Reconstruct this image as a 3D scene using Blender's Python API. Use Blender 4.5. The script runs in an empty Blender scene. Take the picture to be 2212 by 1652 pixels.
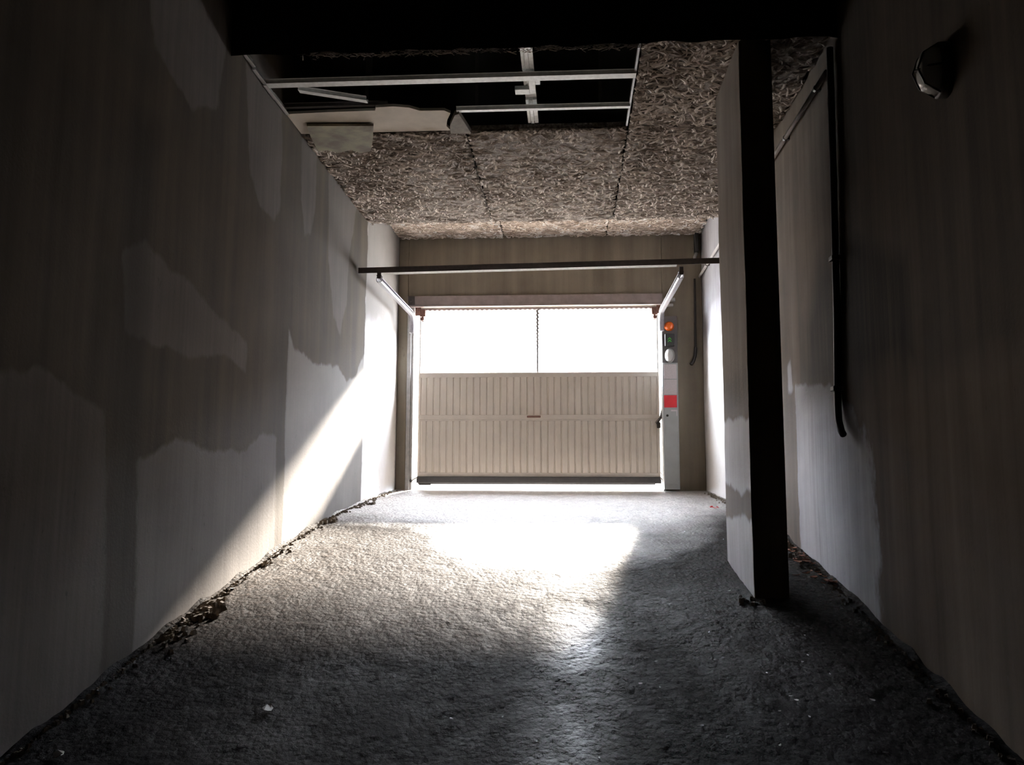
import bpy, bmesh, math, random
import numpy as np
from mathutils import Matrix, Vector

random.seed(7)
rng = np.random.default_rng(11)
sc = bpy.context.scene
COL = sc.collection

# ------------------------------------------------------------------ camera
PITCH, YAW, ROLL = math.radians(6.797), math.radians(3.776), math.radians(-0.168)
cam_data = bpy.data.cameras.new('camera')
cam_data.sensor_width = 36.0
cam_data.lens = 36.0 * 1876.0 / 2212.0
cam_data.clip_start = 0.05
cam = bpy.data.objects.new('camera', cam_data)
COL.objects.link(cam)
_R = (Matrix.Rotation(YAW, 3, 'Z') @ Matrix.Rotation(PITCH, 3, 'X') @ Matrix.Rotation(ROLL, 3, 'Y'))
_r, _f, _u = _R @ Vector((1, 0, 0)), _R @ Vector((0, 1, 0)), _R @ Vector((0, 0, 1))
cam.matrix_world = Matrix(((_r.x, _u.x, -_f.x, 0), (_r.y, _u.y, -_f.y, 0), (_r.z, _u.z, -_f.z, 0), (0, 0, 0, 1)))
sc.camera = cam

# ------------------------------------------------------------------ sky, sun, exposure
SKY = 92.0
SUN = 102.0
world = bpy.data.worlds.new('sky')
world.use_nodes = True
sc.world = world
_bg = world.node_tree.nodes['Background']
_bg.inputs['Color'].default_value = (0.86, 0.915, 1.0, 1)
_bg.inputs['Strength'].default_value = SKY

sun_data = bpy.data.lights.new('sun', 'SUN')
sun_data.energy = SUN
sun_data.angle = math.radians(3.8)
sun_data.color = (1.0, 0.90, 0.78)
sun = bpy.data.objects.new('sun', sun_data)
COL.objects.link(sun)
sun.rotation_euler = Vector((-0.18, -1.0, -0.49)).to_track_quat('-Z', 'Y').to_euler()
sun.location = (6, 20, 9)

sc.view_settings.view_transform = 'Standard'
sc.view_settings.look = 'None'
sc.view_settings.gamma = 1.0
sc.view_settings.use_curve_mapping = False
sc.view_settings.exposure = -0.27
sc.cycles.max_bounces = 12
sc.cycles.diffuse_bounces = 7
sc.cycles.glossy_bounces = 4
sc.cycles.sample_clamp_indirect = 10.0

# ------------------------------------------------------------------ helpers
def link(name, me, mat=None, parent=None):
    o = bpy.data.objects.new(name, me)
    COL.objects.link(o)
    if mat is not None and me is not None and not me.materials:
        me.materials.append(mat)
    if parent is not None:
        o.parent = parent
    return o

def tag(o, label=None, cat=None, group=None, kind=None):
    if label: o['label'] = label
    if cat: o['category'] = cat
    if group: o['group'] = group
    if kind: o['kind'] = kind
    return o

def empty(name, loc=(0, 0, 0)):
    o = bpy.data.objects.new(name, None)
    o.location = loc
    o.empty_display_size = 0.05
    COL.objects.link(o)
    return o

def local(o, parent):
    """parent given in world metres: keep the child where it is built"""
    o.parent = parent
    o.matrix_parent_inverse = Matrix.Translation(-Vector(parent.location))
    return o

class MB:
    """collects simple shapes into one mesh"""
    def __init__(self): self.v, self.f = [], []
    def quadbox(self, p):                       # 8 points: bottom 4 ccw, top 4 ccw
        n = len(self.v); self.v += [tuple(q) for q in p]
        for a in ((3, 2, 1, 0), (4, 5, 6, 7), (0, 1, 5, 4), (1, 2, 6, 5), (2, 3, 7, 6), (3, 0, 4, 7)):
            self.f.append(tuple(n + i for i in a))
        return self
    def box(self, x0, x1, y0, y1, z0, z1):
        return self.quadbox([(x0, y0, z0), (x1, y0, z0), (x1, y1, z0), (x0, y1, z0),
                             (x0, y0, z1), (x1, y0, z1), (x1, y1, z1), (x0, y1, z1)])
    def tube(self, pts, r, n=10, caps=True):
        pts = [Vector(p) for p in pts]
        rs = r if isinstance(r, (list, tuple)) else [r] * len(pts)
        base = len(self.v); up = None
        for i, p in enumerate(pts):
            d = (pts[min(i + 1, len(pts) - 1)] - pts[max(i - 1, 0)]).normalized()
            if up is None:
                up = Vector((0, 0, 1)) if abs(d.z) < 0.9 else Vector((1, 0, 0))
            s = d.cross(up).normalized(); up = s.cross(d).normalized()
            for k in range(n):
                a = 2 * math.pi * k / n
                self.v.append(tuple(p + (s * math.cos(a) + up * math.sin(a)) * rs[i]))
        for i in range(len(pts) - 1):
            for k in range(n):
                a, b = base + i * n + k, base + i * n + (k + 1) % n
                self.f.append((a, b, b + n, a + n))
        if caps:
            self.f.append(tuple(base + k for k in reversed(range(n))))
            self.f.append(tuple(base + (len(pts) - 1) * n + k for k in range(n)))
        return self
    def sweep(self, pts, prof, side=(1, 0, 0)):
        """sweep a closed (s, t) profile along pts; s along `side`, t along normal of the path"""
        pts = [Vector(p) for p in pts]; S = Vector(side).normalized()
        base, n = len(self.v), len(prof)
        for i, p in enumerate(pts):
            d = (pts[min(i + 1, len(pts) - 1)] - pts[max(i - 1, 0)]).normalized()
            T = S.cross(d).normalized()
            for s, t in prof: self.v.append(tuple(p + S * s + T * t))
        for i in range(len(pts) - 1):
            for k in range(n):
                a, b = base + i * n + k, base + i * n + (k + 1) % n
                self.f.append((a, b, b + n, a + n))
        self.f.append(tuple(base + k for k in reversed(range(n))))
        self.f.append(tuple(base + (len(pts) - 1) * n + k for k in range(n)))
        return self
    def prism(self, poly, z0, z1):
        n, b = len(poly), len(self.v)
        self.v += [(x, y, z0) for x, y in poly] + [(x, y, z1) for x, y in poly]
        self.f.append(tuple(b + k for k in reversed(range(n)))); self.f.append(tuple(b + n + k for k in range(n)))
        for k in range(n):
            j = (k + 1) % n
            self.f.append((b + k, b + j, b + n + j, b + n + k))
        return self
    def lathe(self, prof, origin, axis=(0, 0, 1), n=24, sx=1.0, sy=1.0):
        A = Vector(axis).normalized(); q = A.to_track_quat('Z', 'Y')
        X, Y = q @ Vector((1, 0, 0)), q @ Vector((0, 1, 0)); O = Vector(origin); b = len(self.v)
        for r, h in prof:
            for k in range(n):
                a = 2 * math.pi * k / n
                self.v.append(tuple(O + A * h + X * (math.cos(a) * r * sx) + Y * (math.sin(a) * r * sy)))
        for i in range(len(prof) - 1):
            for k in range(n):
                a, c = b + i * n + k, b + i * n + (k + 1) % n
                self.f.append((a, c, c + n, a + n))
        self.f.append(tuple(b + k for k in reversed(range(n))))
        self.f.append(tuple(b + (len(prof) - 1) * n + k for k in range(n)))
        return self
    def mesh(self, name, mat, bevel=0.0, smooth=False, seg=2):
        me = bpy.data.meshes.new(name)
        me.from_pydata(self.v, [], self.f)
        bm = bmesh.new(); bm.from_mesh(me)
        bmesh.ops.recalc_face_normals(bm, faces=bm.faces)
        if bevel > 0:
            bmesh.ops.bevel(bm, geom=[e for e in bm.edges if e.is_manifold and e.calc_face_angle(0) > 0.5],
                            offset=bevel, segments=seg, affect='EDGES', profile=0.5, clamp_overlap=True)
        bm.to_mesh(me); bm.free()
        if smooth:
            me.polygons.foreach_set('use_smooth', [True] * len(me.polygons))
        me.materials.append(mat)
        return me
    def build(self, name, mat, parent=None, bevel=0.0, smooth=False):
        o = link(name, self.mesh(name, mat, bevel, smooth))
        if parent is not None: local(o, parent)
        return o

def vnoise(x, y, seed):
    """smooth value noise on arrays"""
    r = np.random.default_rng(seed); T = r.random((256, 256))
    xi, yi = np.floor(x).astype(int), np.floor(y).astype(int)
    fx, fy = x - xi, y - yi
    fx, fy = fx * fx * (3 - 2 * fx), fy * fy * (3 - 2 * fy)
    g = lambda a, b: T[a % 256, b % 256]
    return ((g(xi, yi) * (1 - fx) + g(xi + 1, yi) * fx) * (1 - fy) + (g(xi, yi + 1) * (1 - fx) + g(xi + 1, yi + 1) * fx) * fy) * 2 - 1

def fbm(x, y, seed, octv=4, gain=0.5):
    s, a = 0, 1.0
    for o in range(octv):
        s = s + a * vnoise(x * 2 ** o + 17.3 * o, y * 2 ** o + 5.1 * o, seed + o); a *= gain
    return s

def poly_sd(px, py, poly):
    """signed distance (positive inside) of points to polygon"""
    d = np.full(px.shape, 1e9); ins = np.zeros(px.shape, bool); n = len(poly)
    for i in range(n):
        ax, ay = poly[i]; bx, by = poly[(i + 1) % n]
        ex, ey = bx - ax, by - ay
        t = np.clip(((px - ax) * ex + (py - ay) * ey) / (ex * ex + ey * ey + 1e-12), 0, 1)
        d = np.minimum(d, np.hypot(px - ax - t * ex, py - ay - t * ey))
        c = (ay > py) != (by > py)
        with np.errstate(divide='ignore', invalid='ignore'):
            xs = ax + (py - ay) / (ey if abs(ey) > 1e-12 else 1e-12) * ex
        ins ^= c & (px < xs)
    return np.where(ins, d, -d)

def grid_object(name, P, mat, flip=False, attrs=None, extra=None):
    """P: (nu, nv, 3) surface; extra: MB of solid backing joined to the same mesh"""
    nu, nv = P.shape[:2]
    idx = np.arange(nu * nv).reshape(nu, nv)
    q = np.stack([idx[:-1, :-1], idx[1:, :-1], idx[1:, 1:], idx[:-1, 1:]], -1).reshape(-1, 4)
    if flip: q = q[:, ::-1]
    V = P.reshape(-1, 3); nq = len(q); nb = len(V)
    faces = q.tolist(); verts = V.tolist()
    if extra:
        verts += [list(v) for v in extra.v]
        faces += [[nb + i for i in f] for f in extra.f]
    me = bpy.data.meshes.new(name); me.from_pydata(verts, [], faces)
    sm = np.zeros(len(faces), bool); sm[:nq] = True
    me.polygons.foreach_set('use_smooth', sm)
    for k, a in (attrs or {}).items():
        at = me.attributes.new(k, 'FLOAT', 'POINT')
        full = np.zeros(len(verts), np.float32); full[:nb] = a.reshape(-1)
        at.data.foreach_set('value', full)
    me.materials.append(mat)
    return link(name, me)

# ------------------------------------------------------------------ materials
def new_mat(name):
    m = bpy.data.materials.new(name); m.use_nodes = True
    nt = m.node_tree; b = nt.nodes['Principled BSDF']
    return m, nt, b
def N(nt, t, **kw):
    n = nt.nodes.new(t)
    for k, v in kw.items():
        if k in n.inputs: n.inputs[k].default_value = v
        else: setattr(n, k, v)
    return n
def coords(nt, scale=(1, 1, 1)):
    g = N(nt, 'ShaderNodeNewGeometry'); mp = N(nt, 'ShaderNodeMapping'); mp.inputs['Scale'].default_value = scale
    nt.links.new(g.outputs['Position'], mp.inputs['Vector']); return mp.outputs['Vector']
def noise(nt, scale, detail=5, rough=0.55, sc3=(1, 1, 1), dist=0.0):
    n = N(nt, 'ShaderNodeTexNoise'); n.inputs['Scale'].default_value = scale; n.inputs['Detail'].default_value = detail
    n.inputs['Roughness'].default_value = rough; n.inputs['Distortion'].default_value = dist
    nt.links.new(coords(nt, sc3), n.inputs['Vector']); return n.outputs['Fac']
def ramp(nt, fac, stops):
    r = N(nt, 'ShaderNodeValToRGB'); e = r.color_ramp.elements
    while len(e) < len(stops): e.new(0.5)
    for i, (p, c) in enumerate(stops):
        e[i].position = p; e[i].color = (*c, 1) if len(c) == 3 else c
    nt.links.new(fac, r.inputs['Fac']); return r.outputs['Color']
def mix(nt, fac, a, b, mode='MIX'):
    m = N(nt, 'ShaderNodeMix'); m.data_type = 'RGBA'; m.blend_type = mode
    for s, v in ((0, fac), (6, a), (7, b)):
        if hasattr(v, 'links'): nt.links.new(v, m.inputs[s])
        elif isinstance(v, (int, float)): m.inputs[s].default_value = v
        else: m.inputs[s].default_value = (*v, 1)
    return m.outputs[2]
def mth(nt, op, a, b=0.0, clamp=False):
    m = N(nt, 'ShaderNodeMath'); m.operation = op; m.use_clamp = clamp
    for s, v in ((0, a), (1, b)):
        if hasattr(v, 'links'): nt.links.new(v, m.inputs[s])
        else: m.inputs[s].default_value = v
    return m.outputs[0]
def bump(nt, b, h, strength, dist):
    n = N(nt, 'ShaderNodeBump'); n.inputs['Strength'].default_value = strength; n.inputs['Distance'].default_value = dist
    nt.links.new(h, n.inputs['Height']); nt.links.new(n.outputs['Normal'], b.inputs['Normal'])
G3 = lambda v: (v, v, v)

def plain(name, col, rough=0.5, metal=0.0, var=0.15, scale=30, spec=0.5):
    m, nt, b = new_mat(name)
    f = noise(nt, scale, 4)
    c0 = tuple(max(0, c * (1 - var)) for c in col); c1 = tuple(min(1, c * (1 + var)) for c in col)
    nt.links.new(ramp(nt, f, [(0.3, c0), (0.7, c1)]), b.inputs['Base Color'])
    b.inputs['Roughness'].default_value = rough; b.inputs['Metallic'].default_value = metal
    b.inputs['Specular IOR Level'].default_value = spec
    return m

def concrete(name, bare_a, bare_b, wash_a, wash_b, attr=True, clean_a=(.66, .64, .63), clean_b=(.80, .79, .78)):
    """board-marked concrete with whitewashed areas (attribute wash) and sooty, darker areas (attribute soot)"""
    m, nt, b = new_mat(name)
    st = (7, 7, 0.35)
    v1 = noise(nt, 1.0, 5, 0.6, st)                      # vertical runs
    v2 = noise(nt, 1.6, 6, 0.6)                          # blotches
    v3 = noise(nt, 60, 3, 0.6)
    v4 = noise(nt, 3.5, 4, 0.6, (9, 9, 0.3))
    bare = ramp(nt, mth(nt, 'ADD', mth(nt, 'MULTIPLY', v1, 0.6), mth(nt, 'MULTIPLY', v2, 0.4)), [(0.36, bare_a), (0.64, bare_b)])
    if attr:
        wash = ramp(nt, mth(nt, 'ADD', mth(nt, 'MULTIPLY', v4, 0.5), mth(nt, 'MULTIPLY', v2, 0.5)), [(0.35, wash_a), (0.62, wash_b)])
        tn = N(nt, 'ShaderNodeAttribute'); tn.attribute_name = 'tone'
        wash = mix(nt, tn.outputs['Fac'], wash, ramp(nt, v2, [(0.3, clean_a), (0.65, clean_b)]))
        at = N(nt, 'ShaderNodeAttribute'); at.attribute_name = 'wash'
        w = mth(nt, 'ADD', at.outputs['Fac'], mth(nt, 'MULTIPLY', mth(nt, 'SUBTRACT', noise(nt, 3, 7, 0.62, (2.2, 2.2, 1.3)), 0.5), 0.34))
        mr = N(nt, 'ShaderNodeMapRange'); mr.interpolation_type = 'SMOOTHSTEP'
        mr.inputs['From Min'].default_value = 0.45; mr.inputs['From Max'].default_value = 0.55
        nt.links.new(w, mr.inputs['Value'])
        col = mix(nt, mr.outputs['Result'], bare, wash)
        so = N(nt, 'ShaderNodeAttribute'); so.attribute_name = 'soot'
        s = mth(nt, 'MULTIPLY', so.outputs['Fac'], mth(nt, 'ADD', mth(nt, 'MULTIPLY', v4, 0.9), 0.45), clamp=True)
        col = mix(nt, s, col, tuple(c * 0.30 for c in bare_a))
    else:
        col = bare
    pit = ramp(nt, noise(nt, 17, 5, 0.75, (1, 1, 0.5)), [(0.27, G3(0.6)), (0.35, G3(1.0))])
    col = mix(nt, 1.0, col, pit, 'MULTIPLY')
    nt.links.new(col, b.inputs['Base Color'])
    b.inputs['Roughness'].default_value = 0.85; b.inputs['Specular IOR Level'].default_value = 0.25
    h = mth(nt, 'ADD', mth(nt, 'MULTIPLY', v3, 0.4), mth(nt, 'MULTIPLY', v1, 0.8))
    bump(nt, b, h, 0.35, 0.008)
    return m

M = {}
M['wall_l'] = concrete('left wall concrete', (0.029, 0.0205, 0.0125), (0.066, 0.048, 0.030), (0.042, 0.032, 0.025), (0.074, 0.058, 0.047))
M['wall_r'] = concrete('right wall concrete', (0.060, 0.043, 0.029), (0.145, 0.109, 0.076), (0.105, 0.102, 0.118), (0.28, 0.277, 0.315))
M['concrete'] = concrete('front wall concrete', (0.135, 0.112, 0.085), (0.235, 0.20, 0.15), (0, 0, 0), (0, 0, 0), attr=False)
M['beam'] = plain('black beam concrete', (0.010, 0.009, 0.008), 0.95, var=0.4, scale=6)  # one even near-black colour for the whole beam
M['slab'] = plain('dark slab concrete', (0.03, 0.027, 0.022), 0.95, var=0.3, scale=3)
M['galv'] = plain('galvanised steel', (0.82, 0.84, 0.84), 0.45, 0.15, 0.12, 40)
M['track'] = plain('track steel', (0.42, 0.41, 0.44), 0.38, 0.4, 0.12, 50)
M['darksteel'] = plain('dark painted steel', (0.055, 0.045, 0.042), 0.5, 0.2, 0.25, 30)
M['frame'] = plain('pinkish primed steel frame', (0.25, 0.20, 0.19), 0.55, 0.0, 0.18, 12)
M['post'] = plain('grey steel post', (0.42, 0.41, 0.40), 0.45, 0.3, 0.15, 20)
M['rust'] = plain('rusty steel', (0.16, 0.075, 0.055), 0.8, 0.0, 0.4, 60)
M['leaf'] = plain('cream door enamel', (0.76, 0.70, 0.635), 0.48, 0.0, 0.06, 5)
M['leaf2'] = plain('cream door enamel rails', (0.72, 0.66, 0.60), 0.5, 0.0, 0.06, 8)
M['rubber'] = plain('black rubber', (0.03, 0.027, 0.026), 0.6, 0.0, 0.2, 30)
M['cabinet'] = plain('pale grey cabinet enamel', (0.50, 0.54, 0.56), 0.45, 0.0, 0.06, 10)
M['taupe'] = plain('taupe housing paint', (0.075, 0.066, 0.063), 0.6, 0.0, 0.1, 10)
M['paper'] = plain('white paper', (0.78, 0.75, 0.80), 0.7, 0.0, 0.07, 90)
M['red'] = plain('red enamel', (0.62, 0.02, 0.03), 0.45, 0.0, 0.1, 20)
M['black'] = plain('black plastic', (0.02, 0.018, 0.018), 0.5, 0.0, 0.2, 30)
M['lampglass'] = plain('frosted lamp glass', (0.75, 0.76, 0.76), 0.15, 0.0, 0.05, 10)
M['pvc'] = plain('pale grey conduit', (0.52, 0.50, 0.50), 0.5, 0.0, 0.12, 20)
M['cable'] = plain('black cable', (0.025, 0.022, 0.02), 0.55, 0.0, 0.2, 20)
M['cream'] = plain('bare cream plasterboard', (0.55, 0.49, 0.42), 0.85, 0.0, 0.1, 8)
M['litter'] = plain('pale litter', (0.58, 0.58, 0.60), 0.9, 0.0, 0.15, 40)
M['redlitter'] = plain('red wrapper', (0.75, 0.03, 0.04), 0.4, 0.0, 0.1, 40)
M['deadleaf'] = plain('dead leaf', (0.26, 0.10, 0.055), 0.8, 0.0, 0.4, 40)
M['dirt'] = plain('dirt crumbs', (0.13, 0.105, 0.08), 0.95, 0.0, 0.4, 30)
M['outside'] = plain('sunlit forecourt paving', (0.40, 0.375, 0.34), 0.9, 0.0, 0.15, 4)

m, nt, b = new_mat('amber lens'); M['amber'] = m
nt.links.new(ramp(nt, noise(nt, 60, 2), [(0.3, (0.55, 0.07, 0.01)), (0.7, (0.80, 0.16, 0.02))]), b.inputs['Base Color'])
b.inputs['Roughness'].default_value = 0.15
b.inputs['Emission Color'].default_value = (1.0, 0.22, 0.02, 1); b.inputs['Emission Strength'].default_value = 0.03
m, nt, b = new_mat('green lamp'); M['green'] = m
nt.links.new(ramp(nt, noise(nt, 200, 2), [(0.3, (0.05, 0.4, 0.03)), (0.7, (0.1, 0.6, 0.05))]), b.inputs['Base Color'])
b.inputs['Emission Color'].default_value = (0.12, 0.8, 0.06, 1); b.inputs['Emission Strength'].default_value = 0.12

# olive stained board
m, nt, b = new_mat('mossy board'); M['olive'] = m
nt.links.new(ramp(nt, noise(nt, 7, 4), [(0.35, (0.09, 0.068, 0.045)), (0.6, (0.20, 0.175, 0.11))]), b.inputs['Base Color'])
b.inputs['Roughness'].default_value = 0.9

# wood wool; the pale copy has door light put into its colour
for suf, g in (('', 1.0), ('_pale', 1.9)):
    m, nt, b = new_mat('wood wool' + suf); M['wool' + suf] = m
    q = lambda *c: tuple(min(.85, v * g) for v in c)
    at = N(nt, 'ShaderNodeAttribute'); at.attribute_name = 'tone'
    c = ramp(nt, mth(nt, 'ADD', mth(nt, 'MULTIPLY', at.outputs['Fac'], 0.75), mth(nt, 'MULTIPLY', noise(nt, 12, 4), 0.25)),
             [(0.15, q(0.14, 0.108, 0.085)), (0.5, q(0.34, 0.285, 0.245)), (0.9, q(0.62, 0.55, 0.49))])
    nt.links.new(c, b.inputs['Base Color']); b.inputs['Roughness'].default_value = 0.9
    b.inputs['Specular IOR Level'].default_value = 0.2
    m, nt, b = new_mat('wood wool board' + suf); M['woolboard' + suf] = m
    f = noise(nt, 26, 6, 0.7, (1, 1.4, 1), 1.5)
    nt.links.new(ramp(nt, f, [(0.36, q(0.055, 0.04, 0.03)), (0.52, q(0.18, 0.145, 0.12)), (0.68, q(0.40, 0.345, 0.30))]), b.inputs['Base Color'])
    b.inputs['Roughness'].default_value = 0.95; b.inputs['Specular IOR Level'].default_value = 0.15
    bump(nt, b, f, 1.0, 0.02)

# floor
m, nt, b = new_mat('oily asphalt'); M['floor'] = m
big = noise(nt, 1.1, 4, 0.55, (1, 0.8, 1)); mid = noise(nt, 14, 5, 0.65, (1, 0.6, 1)); fine = noise(nt, 75, 4, 0.7)
col = ramp(nt, mth(nt, 'ADD', mth(nt, 'MULTIPLY', big, 0.5), mth(nt, 'MULTIPLY', mid, 0.5)), [(0.35, (0.008, 0.0068, 0.0082)), (0.65, (0.024, 0.0205, 0.0225))])
at = N(nt, 'ShaderNodeAttribute'); at.attribute_name = 'dust'
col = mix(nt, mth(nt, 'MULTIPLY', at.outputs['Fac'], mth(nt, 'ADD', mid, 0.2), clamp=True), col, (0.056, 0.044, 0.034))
vo = N(nt, 'ShaderNodeTexVoronoi'); vo.inputs['Scale'].default_value = 42; vo.inputs['Randomness'].default_value = 1.0
nt.links.new(coords(nt, (1, .75, 1)), vo.inputs['Vector'])
agg = mth(nt, 'SUBTRACT', 1.0, vo.outputs['Distance'], clamp=True)
col = mix(nt, 1.0, col, ramp(nt, fine, [(0.32, G3(0.35)), (0.5, G3(0.9)), (0.68, G3(1.8))]), 'MULTIPLY')
col = mix(nt, 1.0, col, ramp(nt, agg, [(0.35, G3(0.5)), (0.8, G3(1.12))]), 'MULTIPLY')
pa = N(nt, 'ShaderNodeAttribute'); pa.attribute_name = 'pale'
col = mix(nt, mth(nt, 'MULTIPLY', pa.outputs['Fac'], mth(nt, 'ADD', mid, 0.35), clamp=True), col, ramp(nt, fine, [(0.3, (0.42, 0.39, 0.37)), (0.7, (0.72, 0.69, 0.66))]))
nt.links.new(col, b.inputs['Base Color'])
wa = N(nt, 'ShaderNodeAttribute'); wa.attribute_name = 'worn'
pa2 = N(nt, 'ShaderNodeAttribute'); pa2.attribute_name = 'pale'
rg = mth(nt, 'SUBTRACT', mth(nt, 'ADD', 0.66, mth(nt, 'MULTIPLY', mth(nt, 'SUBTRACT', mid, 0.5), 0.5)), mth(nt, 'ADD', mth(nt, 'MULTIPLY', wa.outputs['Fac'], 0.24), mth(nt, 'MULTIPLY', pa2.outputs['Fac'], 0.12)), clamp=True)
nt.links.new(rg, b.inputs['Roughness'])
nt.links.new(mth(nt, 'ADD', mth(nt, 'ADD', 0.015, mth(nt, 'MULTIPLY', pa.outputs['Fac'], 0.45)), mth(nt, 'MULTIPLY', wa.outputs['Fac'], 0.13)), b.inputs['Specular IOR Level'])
hh = mth(nt, 'ADD', mth(nt, 'ADD', mth(nt, 'MULTIPLY', fine, 0.5), mth(nt, 'MULTIPLY', agg, 0.45)), mth(nt, 'MULTIPLY', mid, 1.0))
bump(nt, b, hh, 0.85, 0.03)

# ------------------------------------------------------------------ room dimensions (metres, camera at the origin)
XL, XR, YB, YF, YO = -1.85, 1.42, -4.0, 9.20, 9.55
ZC, ZP, ZS = 2.41, 2.69, 3.05                    # suspended ceiling, pocket ceiling, slab
_cy = np.array([-6, -4, 0, 3.08, 3.68, 4.2, 4.6, 5.5, 6.5, 7.6, 9.24, 12])
_cz = np.array([-2.46, -2.10, -1.385, -.838, -.716, -.617, -.542, -.388, -.258, -.155, -.035, -.02])
_yy = np.linspace(-5.5, 11.5, 1701)
_zz = np.convolve(np.pad(np.interp(_yy, _cy, _cz), 45, 'edge'), np.ones(91) / 91, 'valid')
def zf(y): return np.interp(y, _yy, _zz)

# ---- floor
fx = np.linspace(XL - 0.05, XR + 0.05, 205)
fy = np.concatenate([np.arange(YB, 2.4, 0.06), np.arange(2.4, YO + 0.01, 0.0165)])
FX, FY = np.meshgrid(fx, fy, indexing='ij')
def floor_relief(x, y):
    return 0.008 * fbm(x * 1.2, y * 1.2, 3, 2) + 0.003 * fbm(x * 22, y * 16, 9, 3, 0.6)
fade = np.clip((9.3 - FY) / 1.0, 0.15, 1)
FZ = zf(FY) + floor_relief(FX, FY) * fade
edge = np.minimum(FX - XL, XR - FX)
FZ += 0.022 * np.exp(-np.clip(edge, 0, 1) / 0.05) * (0.6 + 0.8 * vnoise(FX * 6, FY * 6, 31)) * fade
dust = np.clip(np.exp(-np.clip(FX - XL, 0, 9) / 0.9) * 1.1 + np.exp(-np.clip(XR - FX, 0, 9) / 0.7) * 0.9, 0, 1) * np.clip((FY - 3.2) / 1.6, 0.04, 1)
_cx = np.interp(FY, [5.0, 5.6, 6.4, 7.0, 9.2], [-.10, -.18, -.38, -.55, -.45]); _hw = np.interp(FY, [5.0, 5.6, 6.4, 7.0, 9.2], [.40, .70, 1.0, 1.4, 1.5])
pale = np.clip(np.interp(FY, [6, 7], [1.25, 1.75]) - np.abs(FX - _cx) / _hw + .35 * fbm(FX * 1.6, FY * 1.2, 55, 4), 0, 1) * np.clip((FY - 5.0) / .8, 0, 1)  # pale floor by the door: its glare is painted into the colour
worn = np.exp(-((FX - 0.06 - 0.05 * (FY - 4)) / 0.14) ** 2) * np.clip(.8 + .5 * fbm(FX * 3.5, FY * 2.6, 81, 3), .25, 1.5) * np.clip((4.45 - FY) / .4, .06, 1) + .12 * np.clip(fbm(FX * 3, FY * 2, 66, 3), 0, 1)
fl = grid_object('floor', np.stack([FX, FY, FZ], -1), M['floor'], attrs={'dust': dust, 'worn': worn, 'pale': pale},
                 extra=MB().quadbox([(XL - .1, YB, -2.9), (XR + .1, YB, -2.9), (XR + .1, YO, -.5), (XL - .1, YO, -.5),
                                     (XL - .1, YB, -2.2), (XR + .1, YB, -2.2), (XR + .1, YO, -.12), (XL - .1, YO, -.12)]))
tag(fl, 'dark oily asphalt ramp rising to the garage door', kind='structure')

# ---- side walls
def side_wall(name, X, sign, polys, dark_polys, mat, label, faint=()):
    gy = np.concatenate([np.arange(YB, 2.0, 0.1), np.arange(2.0, YF + 0.36, 0.025)])
    gz = np.arange(-2.3, ZS + 0.06, 0.025)
    GY, GZ = np.meshgrid(gy, gz, indexing='ij')
    w = np.full(GY.shape, -1.0); tone = np.zeros(GY.shape)
    for poly, amt in polys:
        d = np.clip(poly_sd(GY, GZ, poly) / 0.16, -1, 1) * 0.5
        tone = np.where((d > 0) | ((d > w) & (d > -.45)), amt, tone); w = np.maximum(w, d)
    k = np.clip((1.62 + .08 * fbm(GY * 3, GZ * .5, 91, 3) - GZ) / .3, 0, 1); far = GY > 7.69
    tone = np.where(far, .20 + .80 * k * k * (3 - 2 * k), tone)  # paler paint at the far end, with low door light put into tone
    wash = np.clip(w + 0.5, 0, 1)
    for poly, cap in faint:
        wash = wash - np.clip(wash - cap, 0, 1) * np.clip(poly_sd(GY, GZ, poly) / .7 + .6, 0, 1)
    soot = np.zeros(GY.shape)  # holds sooty and plainly darker areas alike
    for poly, amt, soft in dark_polys:
        soot = np.maximum(soot, amt * np.clip(poly_sd(GY, GZ, poly) / soft + 0.5, 0, 1))
    rel = 0.004 * fbm(GY * 1.2, GZ * 1.2, 40 + int(X * 10) % 7, 3)
    P = np.stack([np.full(GY.shape, X) + rel, GY, GZ], -1)
    ex = MB().box(*sorted((X - sign * 0.012, X - sign * 0.30)), YB, YO, -2.6, ZS + 0.2)
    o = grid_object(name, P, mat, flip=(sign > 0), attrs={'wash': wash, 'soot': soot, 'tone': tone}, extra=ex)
    return tag(o, label, kind='structure')

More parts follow.
